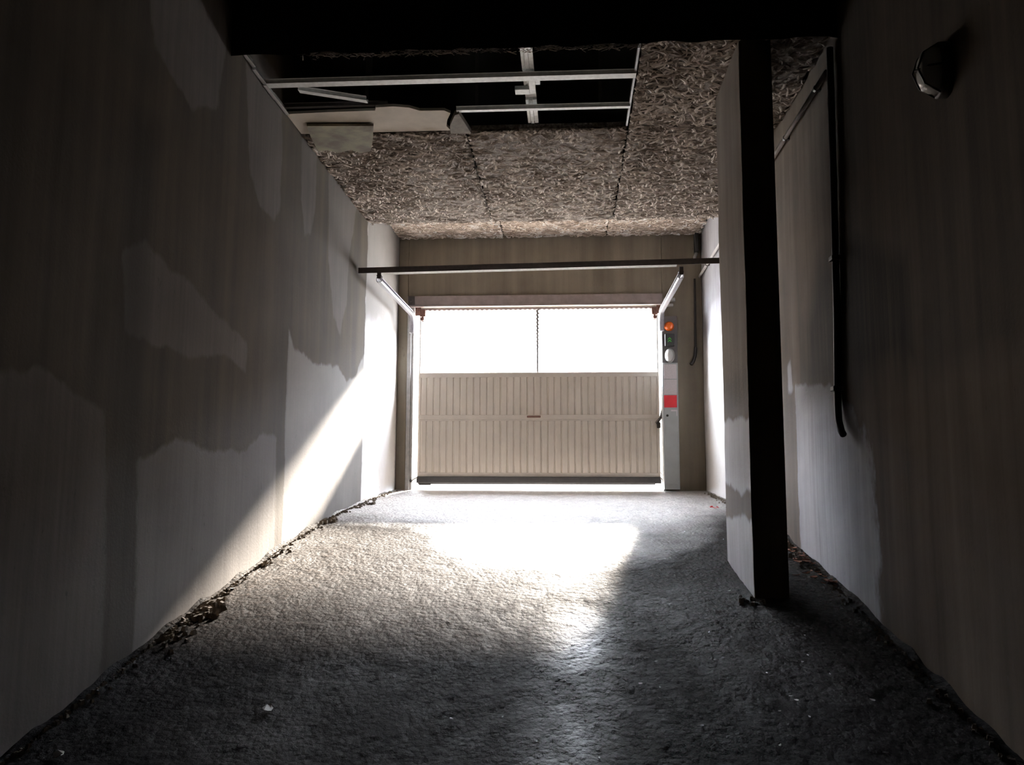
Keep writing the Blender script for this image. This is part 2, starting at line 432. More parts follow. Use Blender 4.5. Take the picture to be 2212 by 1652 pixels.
side_wall('wall_left', XL, 1, [
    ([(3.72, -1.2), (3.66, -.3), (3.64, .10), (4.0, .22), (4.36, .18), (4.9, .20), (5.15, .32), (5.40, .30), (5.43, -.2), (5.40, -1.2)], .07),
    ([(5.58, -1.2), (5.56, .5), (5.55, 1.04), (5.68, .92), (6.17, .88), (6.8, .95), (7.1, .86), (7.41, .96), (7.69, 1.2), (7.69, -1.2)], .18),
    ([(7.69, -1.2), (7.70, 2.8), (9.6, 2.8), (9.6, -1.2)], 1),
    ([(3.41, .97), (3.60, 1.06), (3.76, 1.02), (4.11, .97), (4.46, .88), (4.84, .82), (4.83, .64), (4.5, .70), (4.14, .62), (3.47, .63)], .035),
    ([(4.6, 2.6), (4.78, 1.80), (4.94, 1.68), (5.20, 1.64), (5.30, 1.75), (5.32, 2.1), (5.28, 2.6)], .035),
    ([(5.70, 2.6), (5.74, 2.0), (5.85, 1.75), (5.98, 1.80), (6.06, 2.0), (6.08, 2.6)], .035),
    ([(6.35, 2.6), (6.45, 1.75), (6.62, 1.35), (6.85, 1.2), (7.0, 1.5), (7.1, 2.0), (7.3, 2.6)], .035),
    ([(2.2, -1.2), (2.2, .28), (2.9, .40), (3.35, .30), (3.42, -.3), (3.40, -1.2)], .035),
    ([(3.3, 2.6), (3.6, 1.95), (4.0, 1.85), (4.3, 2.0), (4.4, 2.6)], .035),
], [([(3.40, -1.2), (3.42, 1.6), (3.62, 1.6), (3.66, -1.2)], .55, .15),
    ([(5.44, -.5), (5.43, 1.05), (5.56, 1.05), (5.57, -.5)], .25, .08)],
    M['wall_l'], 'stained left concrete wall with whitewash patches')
side_wall('wall_right', XR, -1, [
    ([(5.53, -1.2), (5.53, .62), (5.2, .60), (4.8, .55), (4.6, .47), (4.4, .38), (4.15, .30), (3.6, .28), (2.0, .3), (2.0, -1.4)], .3),
    ([(7.6, -1.2), (7.6, 2.8), (9.6, 2.8), (9.6, -1.2)], 1),
    ([(5.70, .60), (5.72, .78), (5.62, .82), (5.58, .62)], .3),
], [([(5.30, .55), (5.25, .95), (4.9, 1.25), (4.3, 1.3), (3.6, 1.0), (3.6, .5), (4.6, .5)], .95, .25), ([(1, .45), (4.50, .45), (4.53, 3.2), (1, 3.2)], .5, .12)],  # first a sooty smear, then a plain darkening above the whitewash, viewer's side
    M['wall_r'], 'grimy right concrete wall, whitewashed along the bottom',
    faint=[([(2, -2), (2, 1), (4.35, 1), (4.35, -2)], .40)])

# ---- front and back wall, beam
fw = MB()
fw.box(XL, -1.745, YF, YO, -.3, ZS).box(1.0, XR, YF, YO, -.3, ZS)
fw.box(-1.745, 1.0, YF, YO, 1.93, ZS)
fwall = tag(fw.build('wall_front', M['concrete'], bevel=0.006), 'shaded front concrete wall around the garage door opening', kind='structure')
tag(MB().box(XL - .3, XR + .3, YB - .3, YB, -2.6, ZS + .2).build('wall_back', M['slab']), 'dark end wall behind the viewer', kind='structure')
ceil = tag(MB().box(XL - .3, XR + .3, YB - .3, YO + .02, ZS, ZS + .22).build('ceiling', M['slab']), 'concrete slab with suspended wood wool panels', kind='structure')

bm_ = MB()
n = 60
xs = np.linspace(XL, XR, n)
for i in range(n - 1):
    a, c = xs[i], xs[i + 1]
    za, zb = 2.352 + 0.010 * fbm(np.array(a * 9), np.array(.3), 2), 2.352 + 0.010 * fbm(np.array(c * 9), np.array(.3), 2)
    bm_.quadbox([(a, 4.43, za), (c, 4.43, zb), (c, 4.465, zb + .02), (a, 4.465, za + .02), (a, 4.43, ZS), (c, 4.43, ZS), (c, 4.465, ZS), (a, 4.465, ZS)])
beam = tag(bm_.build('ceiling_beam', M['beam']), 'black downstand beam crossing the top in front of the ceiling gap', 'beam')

# ---- pillar
px0, px1, py0, py1 = 0.925, 1.10, 4.54, 5.27
gy = np.arange(py0, py1 + .001, .02); gz = np.arange(-.75, ZC + .02, .02)
GY, GZ = np.meshgrid(gy, gz, indexing='ij')
wsd = np.maximum(np.clip(poly_sd(GY, GZ, [(4, -1.2), (4, -.20), (4.8, -.15), (5.2, -.18), (6, -.2), (6, -1.2)]) / .16, -1, 1),
                 np.clip(poly_sd(GY, GZ, [(4, .02), (4, .36), (4.6, .355), (5.3, .40), (6, .4), (6, -.0), (5.2, .02), (4.8, -.04)]) / .16, -1, 1))
soot = .45 * np.clip(poly_sd(GY, GZ, [(4, .40), (4, .62), (6, .66), (6, .42)]) / .12 + .5, 0, 1)
P = np.stack([np.full(GY.shape, px0) + .003 * fbm(GY * 2, GZ * 2, 77, 3), GY, GZ], -1)
pil = grid_object('concrete_pillar', P, M['wall_r'], attrs={'wash': np.clip(wsd * .5 + .5, 0, 1), 'soot': soot, 'tone': np.full(GY.shape, .35)},
                  extra=MB().box(px0 + .006, px1, py0, py1, -.8, ZC + .3))
tag(pil, 'narrow concrete pillar standing on the ramp near the right wall', 'pillar')

# ------------------------------------------------------------------ suspended wood-wool ceiling
def wool_panel(x0, x1, y0, y1, z, seed, thick=.05, mats=('woolboard', 'wool')):
    g = .010
    gx = np.arange(x0 + g, x1 - g + .001, .016); gy = np.arange(y0 + g, y1 - g + .001, .016)
    GX, GY = np.meshgrid(gx, gy, indexing='ij')
    GZ = z + .004 * fbm(GX * 20, GY * 20, seed, 3, .6) + .006 * vnoise(GX * 2, GY * 2, seed + 9)
    d = np.minimum(np.minimum(GX - x0 - g, x1 - g - GX), np.minimum(GY - y0 - g, y1 - g - GY))
    GZ += .014 * np.clip(1 - d / .025, 0, 1)
    p = grid_object('ceiling_panel', np.stack([GX, GY, GZ], -1), M[mats[0]], flip=True,
                    extra=MB().box(x0 + g, x1 - g, y0 + g, y1 - g, z + .019, z + thick))
    local(p, ceil)
    # strands of wood wool pressed into the face
    A = (x1 - x0) * (y1 - y0); ns = int(A * 1150)
    r = np.random.default_rng(seed)
    cx, cy = r.uniform(x0 + .01, x1 - .01, ns), r.uniform(y0 + .01, y1 - .01, ns)
    L, W = r.uniform(.04, .12, ns), r.uniform(.010, .022, ns)
    a = r.uniform(0, math.pi, ns); k = r.uniform(-1.4, 1.4, ns)
    zz = z - r.uniform(.000, .013, ns)
    tone = np.clip(r.normal(.5, .28, ns) + .35 * fbm(cx * 5, cy * 5, seed + 3, 3), 0, 1)
    V, F, T = [], [], []
    for i in range(ns):
        b0 = len(V)
        for j in range(4):
            t = j / 3 - .5; an = a[i] + k[i] * t
            x, y = cx[i] + math.cos(an) * L[i] * t, cy[i] + math.sin(an) * L[i] * t
            x = min(max(x, x0 + .004), x1 - .004); y = min(max(y, y0 + .004), y1 - .004)
            nx, ny = -math.sin(an) * W[i] * .5, math.cos(an) * W[i] * .5
            zb = zz[i] + .008 * abs(t) * 2
            V += [(x - nx, y - ny, zb + .003), (x, y, zb - .002), (x + nx, y + ny, zb + .003)]
            T += [tone[i]] * 3
        for j in range(3):
            o = b0 + 3 * j
            F += [(o, o + 3, o + 4, o + 1), (o + 1, o + 4, o + 5, o + 2)]
    me = bpy.data.meshes.new('wood_wool'); me.from_pydata(V, [], F)
    at = me.attributes.new('tone', 'FLOAT', 'POINT'); at.data.foreach_set('value', np.array(T, np.float32))
    s = link('wood_wool', me, M[mats[1]]); s['kind'] = 'stuff'
    s.parent = p; s.matrix_parent_inverse = Matrix.Identity(4)
    return p
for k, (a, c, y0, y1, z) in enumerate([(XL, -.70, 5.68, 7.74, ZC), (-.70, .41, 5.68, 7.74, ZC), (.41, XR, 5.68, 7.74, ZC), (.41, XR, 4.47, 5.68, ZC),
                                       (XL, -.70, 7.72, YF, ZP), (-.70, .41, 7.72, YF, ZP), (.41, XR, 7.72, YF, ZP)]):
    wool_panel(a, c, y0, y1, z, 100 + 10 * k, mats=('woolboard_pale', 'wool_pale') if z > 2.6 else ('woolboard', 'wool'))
local(tag(MB().box(XL, XR, 7.70, 7.735, ZC + .03, ZP + .06).build('ceiling_riser', M['slab']), None), ceil)
# slope of sprayed wool at the foot of the pocket, over the front wall
cb = MB().prism([(XL + .005, 5.35), (-1.55, 5.335), (-1.25, 5.33), (-1.235, 5.285), (-1.12, 5.275), (-1.02, 5.30), (-.96, 5.35), (-.80, 5.355),
                 (-.765, 5.40), (-.80, 5.50), (-.82, 5.60), (-.80, 5.675), (XL + .005, 5.675)], ZC + .012, ZC + .030)
local(tag(cb.build('broken_board', M['cream']), 'bare cream board left at the edge of the gap'), ceil)
ob = MB().prism([(-1.748, 5.486), (-1.30, 5.51), (-1.36, 5.75), (-1.42, 5.95), (-1.50, 5.98), (-1.56, 5.91), (-1.66, 5.97), (-1.73, 5.91), (-1.80, 5.93), (-1.78, 5.70)], ZC - .014, ZC + .004)
local(tag(ob.build('board_scrap', M['olive']), 'olive stained scrap of board'), ceil)
wd = MB().prism([(-.80, 5.675), (-.79, 5.55), (-.735, 5.38), (-.705, 5.36), (-.685, 5.50), (-.66, 5.675)], ZC - .012, ZC + .02)
local(wd.build('panel_remnant', M['dirt']), ceil)

# torn wool still hanging along the beam
V, F, T = [], [], []
rr_ = np.random.default_rng(5)
for i in range(700):
    x, y, z = rr_.uniform(-1.5, .41), 4.47 + rr_.uniform(0, .035), 2.372 + rr_.uniform(-.004, .035) + .012 * float(fbm(np.array(i * .0 + 1.0), np.array(2.0), 3))
    a, L = rr_.uniform(0, 6.28), rr_.uniform(.02, .06); dx, dy, dz = math.cos(a) * L, math.sin(a) * L * .3, rr_.uniform(-.4, .3) * L
    o = len(V); V += [(x, y, z), (x + dx, y + dy, z + dz), (x + dx, y + dy + .004, z + dz + .006), (x, y + .004, z + .006)]
    F.append((o, o + 1, o + 2, o + 3)); T += [float(rr_.uniform(.2, .7))] * 4
me = bpy.data.meshes.new('torn_wool'); me.from_pydata(V, [], F)
me.attributes.new('tone', 'FLOAT', 'POINT').data.foreach_set('value', np.array(T, np.float32))
tw = link('torn_wool', me, M['wool']); tw['kind'] = 'stuff'; local(tw, ceil)

# exposed metal framing in the gap
grid = tag(empty('ceiling_framing', (-.7, 5.1, ZC + .05)), 'galvanised furring rails exposed in the gap of the missing ceiling panels', 'metal framing')
def furring(x0, x1, y, z, w, tilt=0.0, name='furring_rail', y2=None, holes=True, mat='galv'):
    """hat-shaped steel rail with lips and screw holes"""
    pts = [(x0, y, z), (x1, y if y2 is None else y2, z + tilt)]
    h = w / 2
    prof = [(-h, 0), (h, 0), (h, .022), (h + .012, .022), (h + .012, .024), (h - .002, .024), (h - .002, .002), (-h + .002, .002), (-h + .002, .024), (-h - .012, .024), (-h - .012, .022), (-h, .022)]
    mb = MB().sweep(pts, [(s, t) for s, t in prof], side=(0, -1, 0))
    r = local(mb.build(name, M[mat]), grid)
    if holes:
        n = int((x1 - x0) / .24)
        for i in range(n):
            f = (i + .5) / n; sx = x0 + (x1 - x0) * f + random.uniform(-.03, .03); sy = y + ((y2 or y) - y) * f + random.choice((-.3, .3)) * w
            s = MB().lathe([(.006, -.004), (.009, -.002), (.009, .002)], (sx, sy, z + tilt * f - .001), n=8).build('screw', M['darksteel'])
            s.parent = r; s.matrix_parent_inverse = Matrix.Translation(-Vector(grid.location))
    return r
furring(XL + .01, .405, 4.93, ZC + .005, .062)
furring(-.72, .40, 5.36, ZC + .005, .034)
furring(XL + .01, -1.16, 5.31, ZC + .035, .03, holes=False, mat='darksteel')  # this rail hangs in shadow; the shade is put into its dark steel
furring(-1.66, -1.27, 5.03, ZC + .012, .045, tilt=-.004, y2=5.19, name='bent_rail', holes=False)
car = MB()
for (y0, y1) in ((4.55, 4.905), (5.02, 5.18), (5.30, 5.66)):
    car.box(-.268, -.250, y0, y1, ZC + .045, ZC + .060).box(-.246, -.226, y0, y1, ZC + .041, ZC + .060).box(-.222, -.198, y0, y1, ZC + .045, ZC + .060)
car.box(-.268, -.198, 4.55, 5.66, ZC + .060, ZC + .068)
local(car.build('carrier_rail', M['galv']), grid)
hg = MB().box(-.235, -.195, 4.965, 5.15, ZC + .012, ZC + .03).box(-.195, -.165, 4.965, 5.03, ZC + .012, ZC + .03).box(-.325, -.235, 5.10, 5.17, ZC + .018, ZC + .045).box(-.228, -.212, 5.0, 5.02, ZC + .03, ZS)
local(hg.build('hanger_clip', M['galv'], bevel=.003), grid)
wa = MB()
for i, (y0, y1, dz) in enumerate([(4.56, 4.72, .02), (4.72, 4.90, .004), (4.90, 5.10, -.006), (5.10, 5.34, 0)]):
    wa.box(XL + .006, XL + .030, y0, y1, ZC + .0 + dz, ZC + .004 + dz).box(XL + .006, XL + .010, y0, y1, ZC + dz, ZC + .045 + dz)
local(wa.build('wall_angle', M['post']), grid)
local(MB().box(.392, .405, 4.55, 5.67, ZC + .012, ZC + .05).build('edge_angle', M['darksteel']), grid)
for (x, y) in ((-1.2, 4.93), (-1.3, 5.26), (.2, 5.36), (-.6, 5.36)):
    local(MB().box(x, x + .02, y - .002, y + .002, ZC + .03, ZS).build('hanger_strap', M['darksteel']), grid)

# ------------------------------------------------------------------ garage door
YD = 9.25
tr = MB().box(-1.745, 1.0, YF - .035, YF - .002, 1.925, 2.045)
tr.box(-1.745, 1.0, YF - .042, YF - .035, 1.925, 1.945)
f1 = tag(empty('trim_1', (-.37, 9.2, 1.98)), 'steel frame around the garage door', kind='structure')
local(tr.build('frame_head', M['frame'], bevel=.003), f1)
pl = MB().box(-1.742, -1.70, YF - .02, YF + .06, -.05, 1.93).box(-1.70, -1.674, YF, YF + .05, -.05, 1.93)
local(pl.build('frame_post', M['post'], bevel=.003), f1)
pr_ = MB().box(.978, 1.0, YF - .02, YF + .06, -.05, 1.93)
local(pr_.build('frame_post', M['post'], bevel=.003), f1)
sh = MB().lathe([(.004, 0), (.018, 0), (.018, .02), (.004, .02)], (-1.70, YF - .06, 1.99), axis=(0, -1, 0), n=12).box(-1.735, -1.665, YF - .045, YF - .03, 1.94, 2.04)
local(tag(sh.build('pulley_bracket', M['darksteel']), 'black pulley bracket'), f1)
pp = MB().box(1.01, 1.13, YF - .06, YF - .002, 1.955, 1.99).box(1.02, 1.11, YF - .05, YF - .002, 1.90, 1.93)
local(tag(pp.build('track_bracket', M['post'], bevel=.003), 'pale bracket at the right end'), f1)

door = tag(empty('door_1', (-.335, YD, .02)), 'cream ribbed overhead garage door, open above its lower panels', kind='structure')
DX0, DX1 = -1.622, .955
def dpart(mb, name, mat, label=None, bevel=0.0, smooth=False):
    o = local(mb.build(name, mat, bevel=bevel, smooth=smooth), door)
    if label: o['label'] = label
    return o
ns = 35
pitch = (DX1 - DX0 - .05) / ns
slat_me = {}
for (z0, z1) in ((.14, .69), (.755, 1.160)):
    # one folded slat: raised flat field with sloped flanks and a recessed joint
    w = pitch / 2; H = z1 - z0
    prof = [(-w, .0), (-w + .006, .0), (-w + .012, -.010), (w - .012, -.010), (w - .006, 0), (w, 0), (w, .012), (-w, .012)]
    mb = MB(); b0 = 0
    mb.v = [(x, y, 0) for x, y in prof] + [(x, y, H) for x, y in prof]
    n = len(prof)
    mb.f = [tuple(reversed(range(n))), tuple(range(n, 2 * n))] + [(k, (k + 1) % n, n + (k + 1) % n, n + k) for k in range(n)]
    me = mb.mesh('door_slat', M['leaf'])
    for i in range(ns):
        o = link('door_slat', me)
        o.location = (DX0 + .025 + pitch * (i + .5) - door.location.x, -.004 + random.uniform(-.0012, .0012), z0 - door.location.z)
        o.parent = door
dpart(MB().box(DX0, DX1, YD - .012, YD + .03, .098, .140), 'bottom_rail', M['leaf2'], bevel=.003)
dpart(MB().box(DX0, DX1, YD - .010, YD + .03, .69, .722).box(DX0, DX1, YD - .022, YD + .03, .716, .755), 'middle_rail', M['leaf2'], bevel=.003)
dpart(MB().box(DX0, DX1, YD - .012, YD + .03, 1.160, 1.212), 'upper_rail', M['leaf2'], bevel=.003)
for x in (DX0, DX1 - .025):
    dpart(MB().box(x, x + .025, YD - .012, YD + .028, .14, 1.16), 'stile', M['leaf2'], bevel=.002)
for x in (DX0 + .002, DX1 - .016):
    dpart(MB().box(x, x + .014, YD, YD + .02, 1.212, 1.90), 'upper_stile', M['post'])
th = MB().box(DX0, DX1, YD - .005, YD + .02, 1.903, 1.925)
k = DX0 + .05
while k < DX1 - .05:
    th.quadbox([(k, YD, 1.897), (k + .02, YD, 1.897), (k + .02, YD + .012, 1.897), (k, YD + .012, 1.897),
                (k - .008, YD, 1.904), (k + .028, YD, 1.904), (k + .028, YD + .012, 1.904), (k - .008, YD + .012, 1.904)]); k += .052
dpart(th, 'top_rail', M['frame'])
rod = MB().tube([(-.336, YD + .01, 1.212), (-.336, YD + .01, 1.90)], .010, 8)
pts = []
for i in range(140):
    t = i / 139; a = t * 2 * math.pi * 11
    rr = .018 * (0.35 + .65 * t)
    pts.append((-.336 + rr * math.cos(a), YD + .01 + rr * math.sin(a), 1.45 + .45 * t))
rod.tube(pts, .007, 6)
dpart(rod, 'spring_rod', M['darksteel'], 'thin coiled rod down the middle of the opening')
sb = MB().box(DX0 - .004, DX1 + .004, YD - .03, YD + .02, .030, .098).box(DX0 + .01, .90, YD - .02, YD + .01, .018, .032)
sb.box(DX0 + .02, DX0 + .15, YD - .02, YD + .01, .006, .03)
dpart(sb, 'bottom_seal', M['rubber'], 'dark rubber sill seal', bevel=.004)
hd = MB().box(-.446, -.302, YD - .065, YD - .045, .722, .742).box(-.44, -.425, YD - .05, YD - .02, .724, .74).box(-.323, -.308, YD - .05, YD - .02, .724, .74)
dpart(hd, 'handle', M['rust'], 'small dark pull handle', bevel=.004)
for x, s in ((DX0 + .035, 1), (DX1 - .035, -1)):
    cb = MB().box(x - .03, x + .03, YD - .03, YD - .008, 1.83, 1.905).box(x - .05 * s - .03, x - .05 * s + .03, YD - .035, YD - .015, 1.84, 1.93)
    cb.lathe([(.02, 0), (.02, .02)], (x, YD - .03, 1.80), axis=(0, -1, 0), n=14).box(x - .012, x + .012, YD - .02, YD - .008, 1.775, 1.83)
    dpart(cb, 'corner_bracket', M['rust'], 'rusty corner roller bracket')
for x0, x1 in ((DX0, -1.68), (DX1, .985)):
    rb = MB().tube([(x0, YD - .03, .085), ((x0 + x1) / 2, YD - .035, .07), (x1, YD - .035, .055)], .009, 8)
    rb.lathe([(.018, 0), (.018, .02)], (x1, YD - .03, .055), axis=(0, -1, 0), n=12).tube([(x0, YD - .02, .15), (x0 + (x1 - x0) * .5, YD - .02, .11)], .005, 6)
    dpart(rb, 'bottom_roller', M['post'])
lk = MB().tube([(DX1 - .04, YD - .03, .66), (DX1 + .01, YD - .045, .72), (.985, YD - .045, .80)], .016, 8).box(DX1 - .03, DX1 + .005, YD - .05, YD - .01, .61, .67)
dpart(lk, 'lock_arm', M['darksteel'], 'dark lock arm at the right edge')
cabl = MB().tube([(-1.652, YD - .03, .06), (-1.650, YD - .03, 1.85)], .0035, 6)
dpart(cabl, 'lift_cable', M['post'])

# tracks and cross bar
def track(x, label):
    z0 = 1.805
    pts = [(x, 7.40, z0), (x, 8.0, z0 + .004), (x, 8.6, z0 + .01)]
    for i in range(9):
        a = i / 8 * math.pi / 2
        pts.append((x, 8.92 + .11 * math.sin(a), z0 + .012 - .11 * (1 - math.cos(a))))
    pts.append((x, 9.03, z0 - .19))
    prof = [(-.026, -.016), (-.016, -.026), (.018, -.026), (.026, -.018), (.026, -.008), (.021, -.008), (.021, -.016), (.016, -.021), (-.014, -.021), (-.021, -.014), (-.021, .014), (-.014, .021), (.016, .021), (.021, .016), (.021, .008), (.026, .008), (.026, .018), (.018, .026), (-.016, .026), (-.026, .016)]
    t = tag(empty('door_track', (x, 8.3, z0)), label, 'door track', 'door tracks')
    local(MB().sweep(pts, prof, side=(1 if x < 0 else -1, 0, 0)).build('rail', M['track']), t)
    hp = MB().box(x - .016, x + .020, 7.385, 7.395, z0 + .005, z0 + .075).box(x - .022, x + .026, 7.385, 7.44, z0 + .028, z0 + .034)
    local(tag(hp.build('hanger_plate', M['darksteel'], bevel=.002), 'dark hanger plate'), t)
    wb = MB().box(x - .02, x + .004, 9.02, 9.19, z0 - .15, z0 - .11)
    local(wb.build('wall_bracket', M['darksteel']), t)
    return t
track(-1.665, 'galvanised door track running along the left wall below the cross bar')
track(.968, 'galvanised door track right of the opening, above the control cabinet')
xb = tag(empty('cross_bar', (-.2, 7.36, 1.88)), 'long dark steel angle bar spanning wall to wall under the ceiling end', 'bar')
zl, zr = 1.848, 1.895
web = MB().quadbox([(XL + .01, 7.345, zl), (XR - .002, 7.345, zr), (XR - .002, 7.350, zr), (XL + .01, 7.350, zl),
                    (XL + .01, 7.345, zl + .050), (XR - .002, 7.345, zr + .050), (XR - .002, 7.350, zr + .050), (XL + .01, 7.350, zl + .050)])
local(web.build('web', M['darksteel']), xb)
z1 = lambda x: zl + (zr - zl) * (x - XL) / (XR - XL)
fx0, fx1 = -1.62, .93
fl_ = MB().quadbox([(fx0, 7.350, z1(fx0)), (fx1, 7.350, z1(fx1)), (fx1, 7.392, z1(fx1) - .008), (fx0, 7.392, z1(fx0) - .008),
                    (fx0, 7.350, z1(fx0) + .004), (fx1, 7.350, z1(fx1) + .004), (fx1, 7.392, z1(fx1) - .004), (fx0, 7.392, z1(fx0) - .004)])
local(tag(fl_.build('flange', M['galv']), 'bright lower flange'), xb)  # door light on the flange is put into its bright steel

# ------------------------------------------------------------------ control cabinet right of the door
CY = 9.05
cab = tag(empty('control_cabinet', (1.05, 9.12, -.03)), 'tall narrow door control cabinet with amber beacon and red plate', 'cabinet')
cp = lambda mb, n, m, lab=None, bev=0.0, sm=False: (lambda o: (o.__setitem__('label', lab) if lab else None, o)[1])(local(mb.build(n, M[m], bevel=bev, smooth=sm), cab))
cp(MB().box(.972, 1.132, CY, 9.198, -.03, 1.28), 'body', 'cabinet', 'pale grey lower body', .004)
cp(MB().box(.985, 1.120, CY - .006, CY + .002, .02, .93), 'door', 'cabinet', None, .002)
cp(MB().box(.975, 1.135, CY + .02, 9.198, 1.28, 1.78), 'upper_housing', 'taupe', 'taupe upper housing', .004)
cp(MB().lathe([(.050, 0), (.050, .012), (.044, .02), (.043, .045), (.036, .062), (.018, .070)], (1.052, CY + .02, 1.667), axis=(0, -1, 0), n=24), 'beacon', 'amber', 'round amber warning beacon', 0, True)
cp(MB().box(1.002, 1.100, CY - .03, CY + .02, 1.455, 1.582), 'signal_box', 'black', 'black signal box', .004)
ch = MB()
for z in (1.535, 1.510):
    for s in (-1, 1):
        ch.quadbox([(1.049, CY - .033, z), (1.049 + s * .018, CY - .033, z - .018), (1.049 + s * .018, CY - .030, z - .018), (1.049, CY - .030, z),
                    (1.049, CY - .033, z + .008), (1.049 + s * .018, CY - .033, z - .010), (1.049 + s * .018, CY - .030, z - .010), (1.049, CY - .030, z + .008)])
cp(ch, 'arrow', 'green', 'lit green double arrow')
cp(MB().lathe([(.052, 0), (.052, .018), (.046, .022)], (1.052, CY + .02, 1.357), axis=(0, -1, 0), n=28, sx=1, sy=1.45), 'lamp_base', 'post', None, 0, False)
cp(MB().lathe([(.044, 0), (.043, .02), (.036, .045), (.022, .06), (.006, .066)], (1.045, CY, 1.357), axis=(0, -1, 0), n=28, sx=1, sy=1.5), 'lamp_glass', 'lampglass', 'oval frosted lamp glass', 0, True)
cp(MB().box(.986, 1.116, CY - .010, CY - .0005, 1.112, 1.263), 'notice_sheet', 'paper')
cp(MB().box(.986, 1.116, CY - .010, CY - .0005, .945, 1.102), 'notice_sheet', 'paper')
cp(MB().box(.984, 1.114, CY - .012, CY - .0005, .812, .938), 'plate', 'red', 'plain red plate')
cp(MB().box(1.052, 1.116, CY - .009, CY - .006, .772, .788).box(1.106, 1.116, CY - .009, CY - .006, .725, .772), 'sticker', 'paper', 'white corner sticker')
cp(MB().lathe([(.012, 0), (.012, .012), (.008, .018)], (1.014, CY - .006, .728), axis=(0, -1, 0), n=14), 'keylock', 'black')

# ------------------------------------------------------------------ conduits, cables, wall lamp
cd = tag(empty('conduit', (1.39, 6.9, 2.235)), 'pale conduit clipped high along the right wall', 'conduit')
local(MB().tube([(XR - .024, 4.56, 2.225), (XR - .024, 6.9, 2.225), (XR - .024, 9.18, 2.225)], .014, 10).build('tube', M['pvc'], smooth=True), cd)
for y in (4.75, 5.45, 6.3, 7.1, 7.85, 8.65):
    local(MB().tube([(XR - .024, y, 2.225), (XR - .024, y + .022, 2.225)], .018, 10).box(XR - .022, XR + .002, y, y + .022, 2.212, 2.238).build('clip', M['darksteel']), cd)
wc = tag(empty('wall_cable', (1.40, 4.52, 1.2)), 'thick black cable hanging down the right wall beside the pillar, its end hooked', 'cable')
pts = [(XR - .02, 4.50, 2.33), (XR - .02, 4.53, 1.6), (XR - .02, 4.57, .9), (XR - .02, 4.61, .52), (XR - .022, 4.61, .42), (XR - .03, 4.58, .34), (XR - .035, 4.53, .285), (XR - .035, 4.50, .265)]
local(MB().tube(pts, .018, 10).build('sheath', M['cable'], smooth=True), wc)
for y, z in ((4.545, 1.19), (4.61, .51)):
    local(MB().box(XR - .05, XR + .002, y - .03, y + .03, z - .012, z + .012).build('clip', M['darksteel'], bevel=.004), wc)
dc = tag(empty('drop_cable', (1.33, 9.17, 1.7)), 'dark cable dropping down the front wall corner right of the control cabinet', 'cable')
pts = [(1.345, 9.175, 2.20), (1.342, 9.178, 1.9), (1.335, 9.178, 1.45), (1.33, 9.172, 1.37), (1.31, 9.165, 1.31), (1.287, 9.16, 1.28)]
local(MB().tube(pts, .012, 8).build('sheath', M['cable'], smooth=True), dc)
local(MB().tube([(1.337, 9.178, 1.46), (1.33, 9.172, 1.37), (1.31, 9.165, 1.31), (1.284, 9.16, 1.275)], .017, 8).build('end_sleeve', M['black'], smooth=True), dc)
db = tag(empty('cable_duct', (1.37, 9.16, 2.6)), 'black vertical cable duct in the top right corner of front wall', 'duct')
local(MB().box(1.345, 1.385, 9.10, 9.198, 2.48, 2.78).build('cover', M['black'], bevel=.004), db)
local(MB().tube([(1.365, 9.15, 2.48), (1.345, 9.15, 2.43), (1.36, 9.16, 2.36)], .018, 8).build('cable_end', M['post'], smooth=True), db)

bl = tag(empty('bulkhead_lamp', (XR, 3.19, 1.55)), 'unlit oval bulkhead lamp high on the dark right wall', 'lamp')
def oval(prof, n=28, ry=.062, rz=.105):
    mb = MB(); b0 = 0
    for s, h in prof:
        for k in range(n):
            a = 2 * math.pi * k / n
            ca, sa = math.cos(a), math.sin(a)
            e = 0.75
            mb.v.append((XR - h, 3.19 + math.copysign(abs(ca) ** e, ca) * ry * s, 1.55 + math.copysign(abs(sa) ** e, sa) * rz * s))
    for i in range(len(prof) - 1):
        for k in range(n):
            a, c = i * n + k, i * n + (k + 1) % n
            mb.f.append((a, c, c + n, a + n))
    mb.f.append(tuple(reversed(range(n)))); mb.f.append(tuple((len(prof) - 1) * n + k for k in range(n)))
    return mb
local(oval([(1.0, -.002), (1.0, .035), (.95, .042), (.9, .042)]).build('body', M['darksteel'], smooth=True), bl)
local(tag(oval([(.84, .036), (.82, .065), (.70, .09), (.42, .105), (.1, .11)]).build('glass', M['lampglass'], smooth=True), 'frosted glass'), bl)
cg = MB()
for dy in (-.026, .026):
    cg.tube([(XR - .04, 3.19 + dy, 1.455), (XR - .095, 3.19 + dy, 1.49), (XR - .118, 3.19 + dy, 1.55), (XR - .095, 3.19 + dy, 1.61), (XR - .04, 3.19 + dy, 1.645)], .004, 6)
cg.tube([(XR - .04, 3.13, 1.55), (XR - .085, 3.145, 1.55), (XR - .118, 3.19, 1.55), (XR - .085, 3.235, 1.55), (XR - .04, 3.25, 1.55)], .004, 6)
local(cg.build('guard', M['darksteel'], smooth=True), bl)

# ------------------------------------------------------------------ outside
oc = MB().box(-14, 14, YO - .35, 45, -.5, -.045)
tag(oc.build('forecourt', M['outside']), 'sunlit paved forecourt outside the door', kind='structure')

M['blocker'] = plain('sky blocker render', (0.19, 0.16, 0.135), 0.9, 0.0, 0.12, 2)
gb = MB().box(-16, 13, 30, 38, -.3, 7.6).box(-16.2, 13.2, 29.85, 38.2, 7.6, 7.8)  # wall added outside to block low sky and darken the deep interior
tag(gb.build('sky_blocker', M['blocker']), 'added blank wall across the forecourt, blocks low sky, lost in the glare', kind='structure')

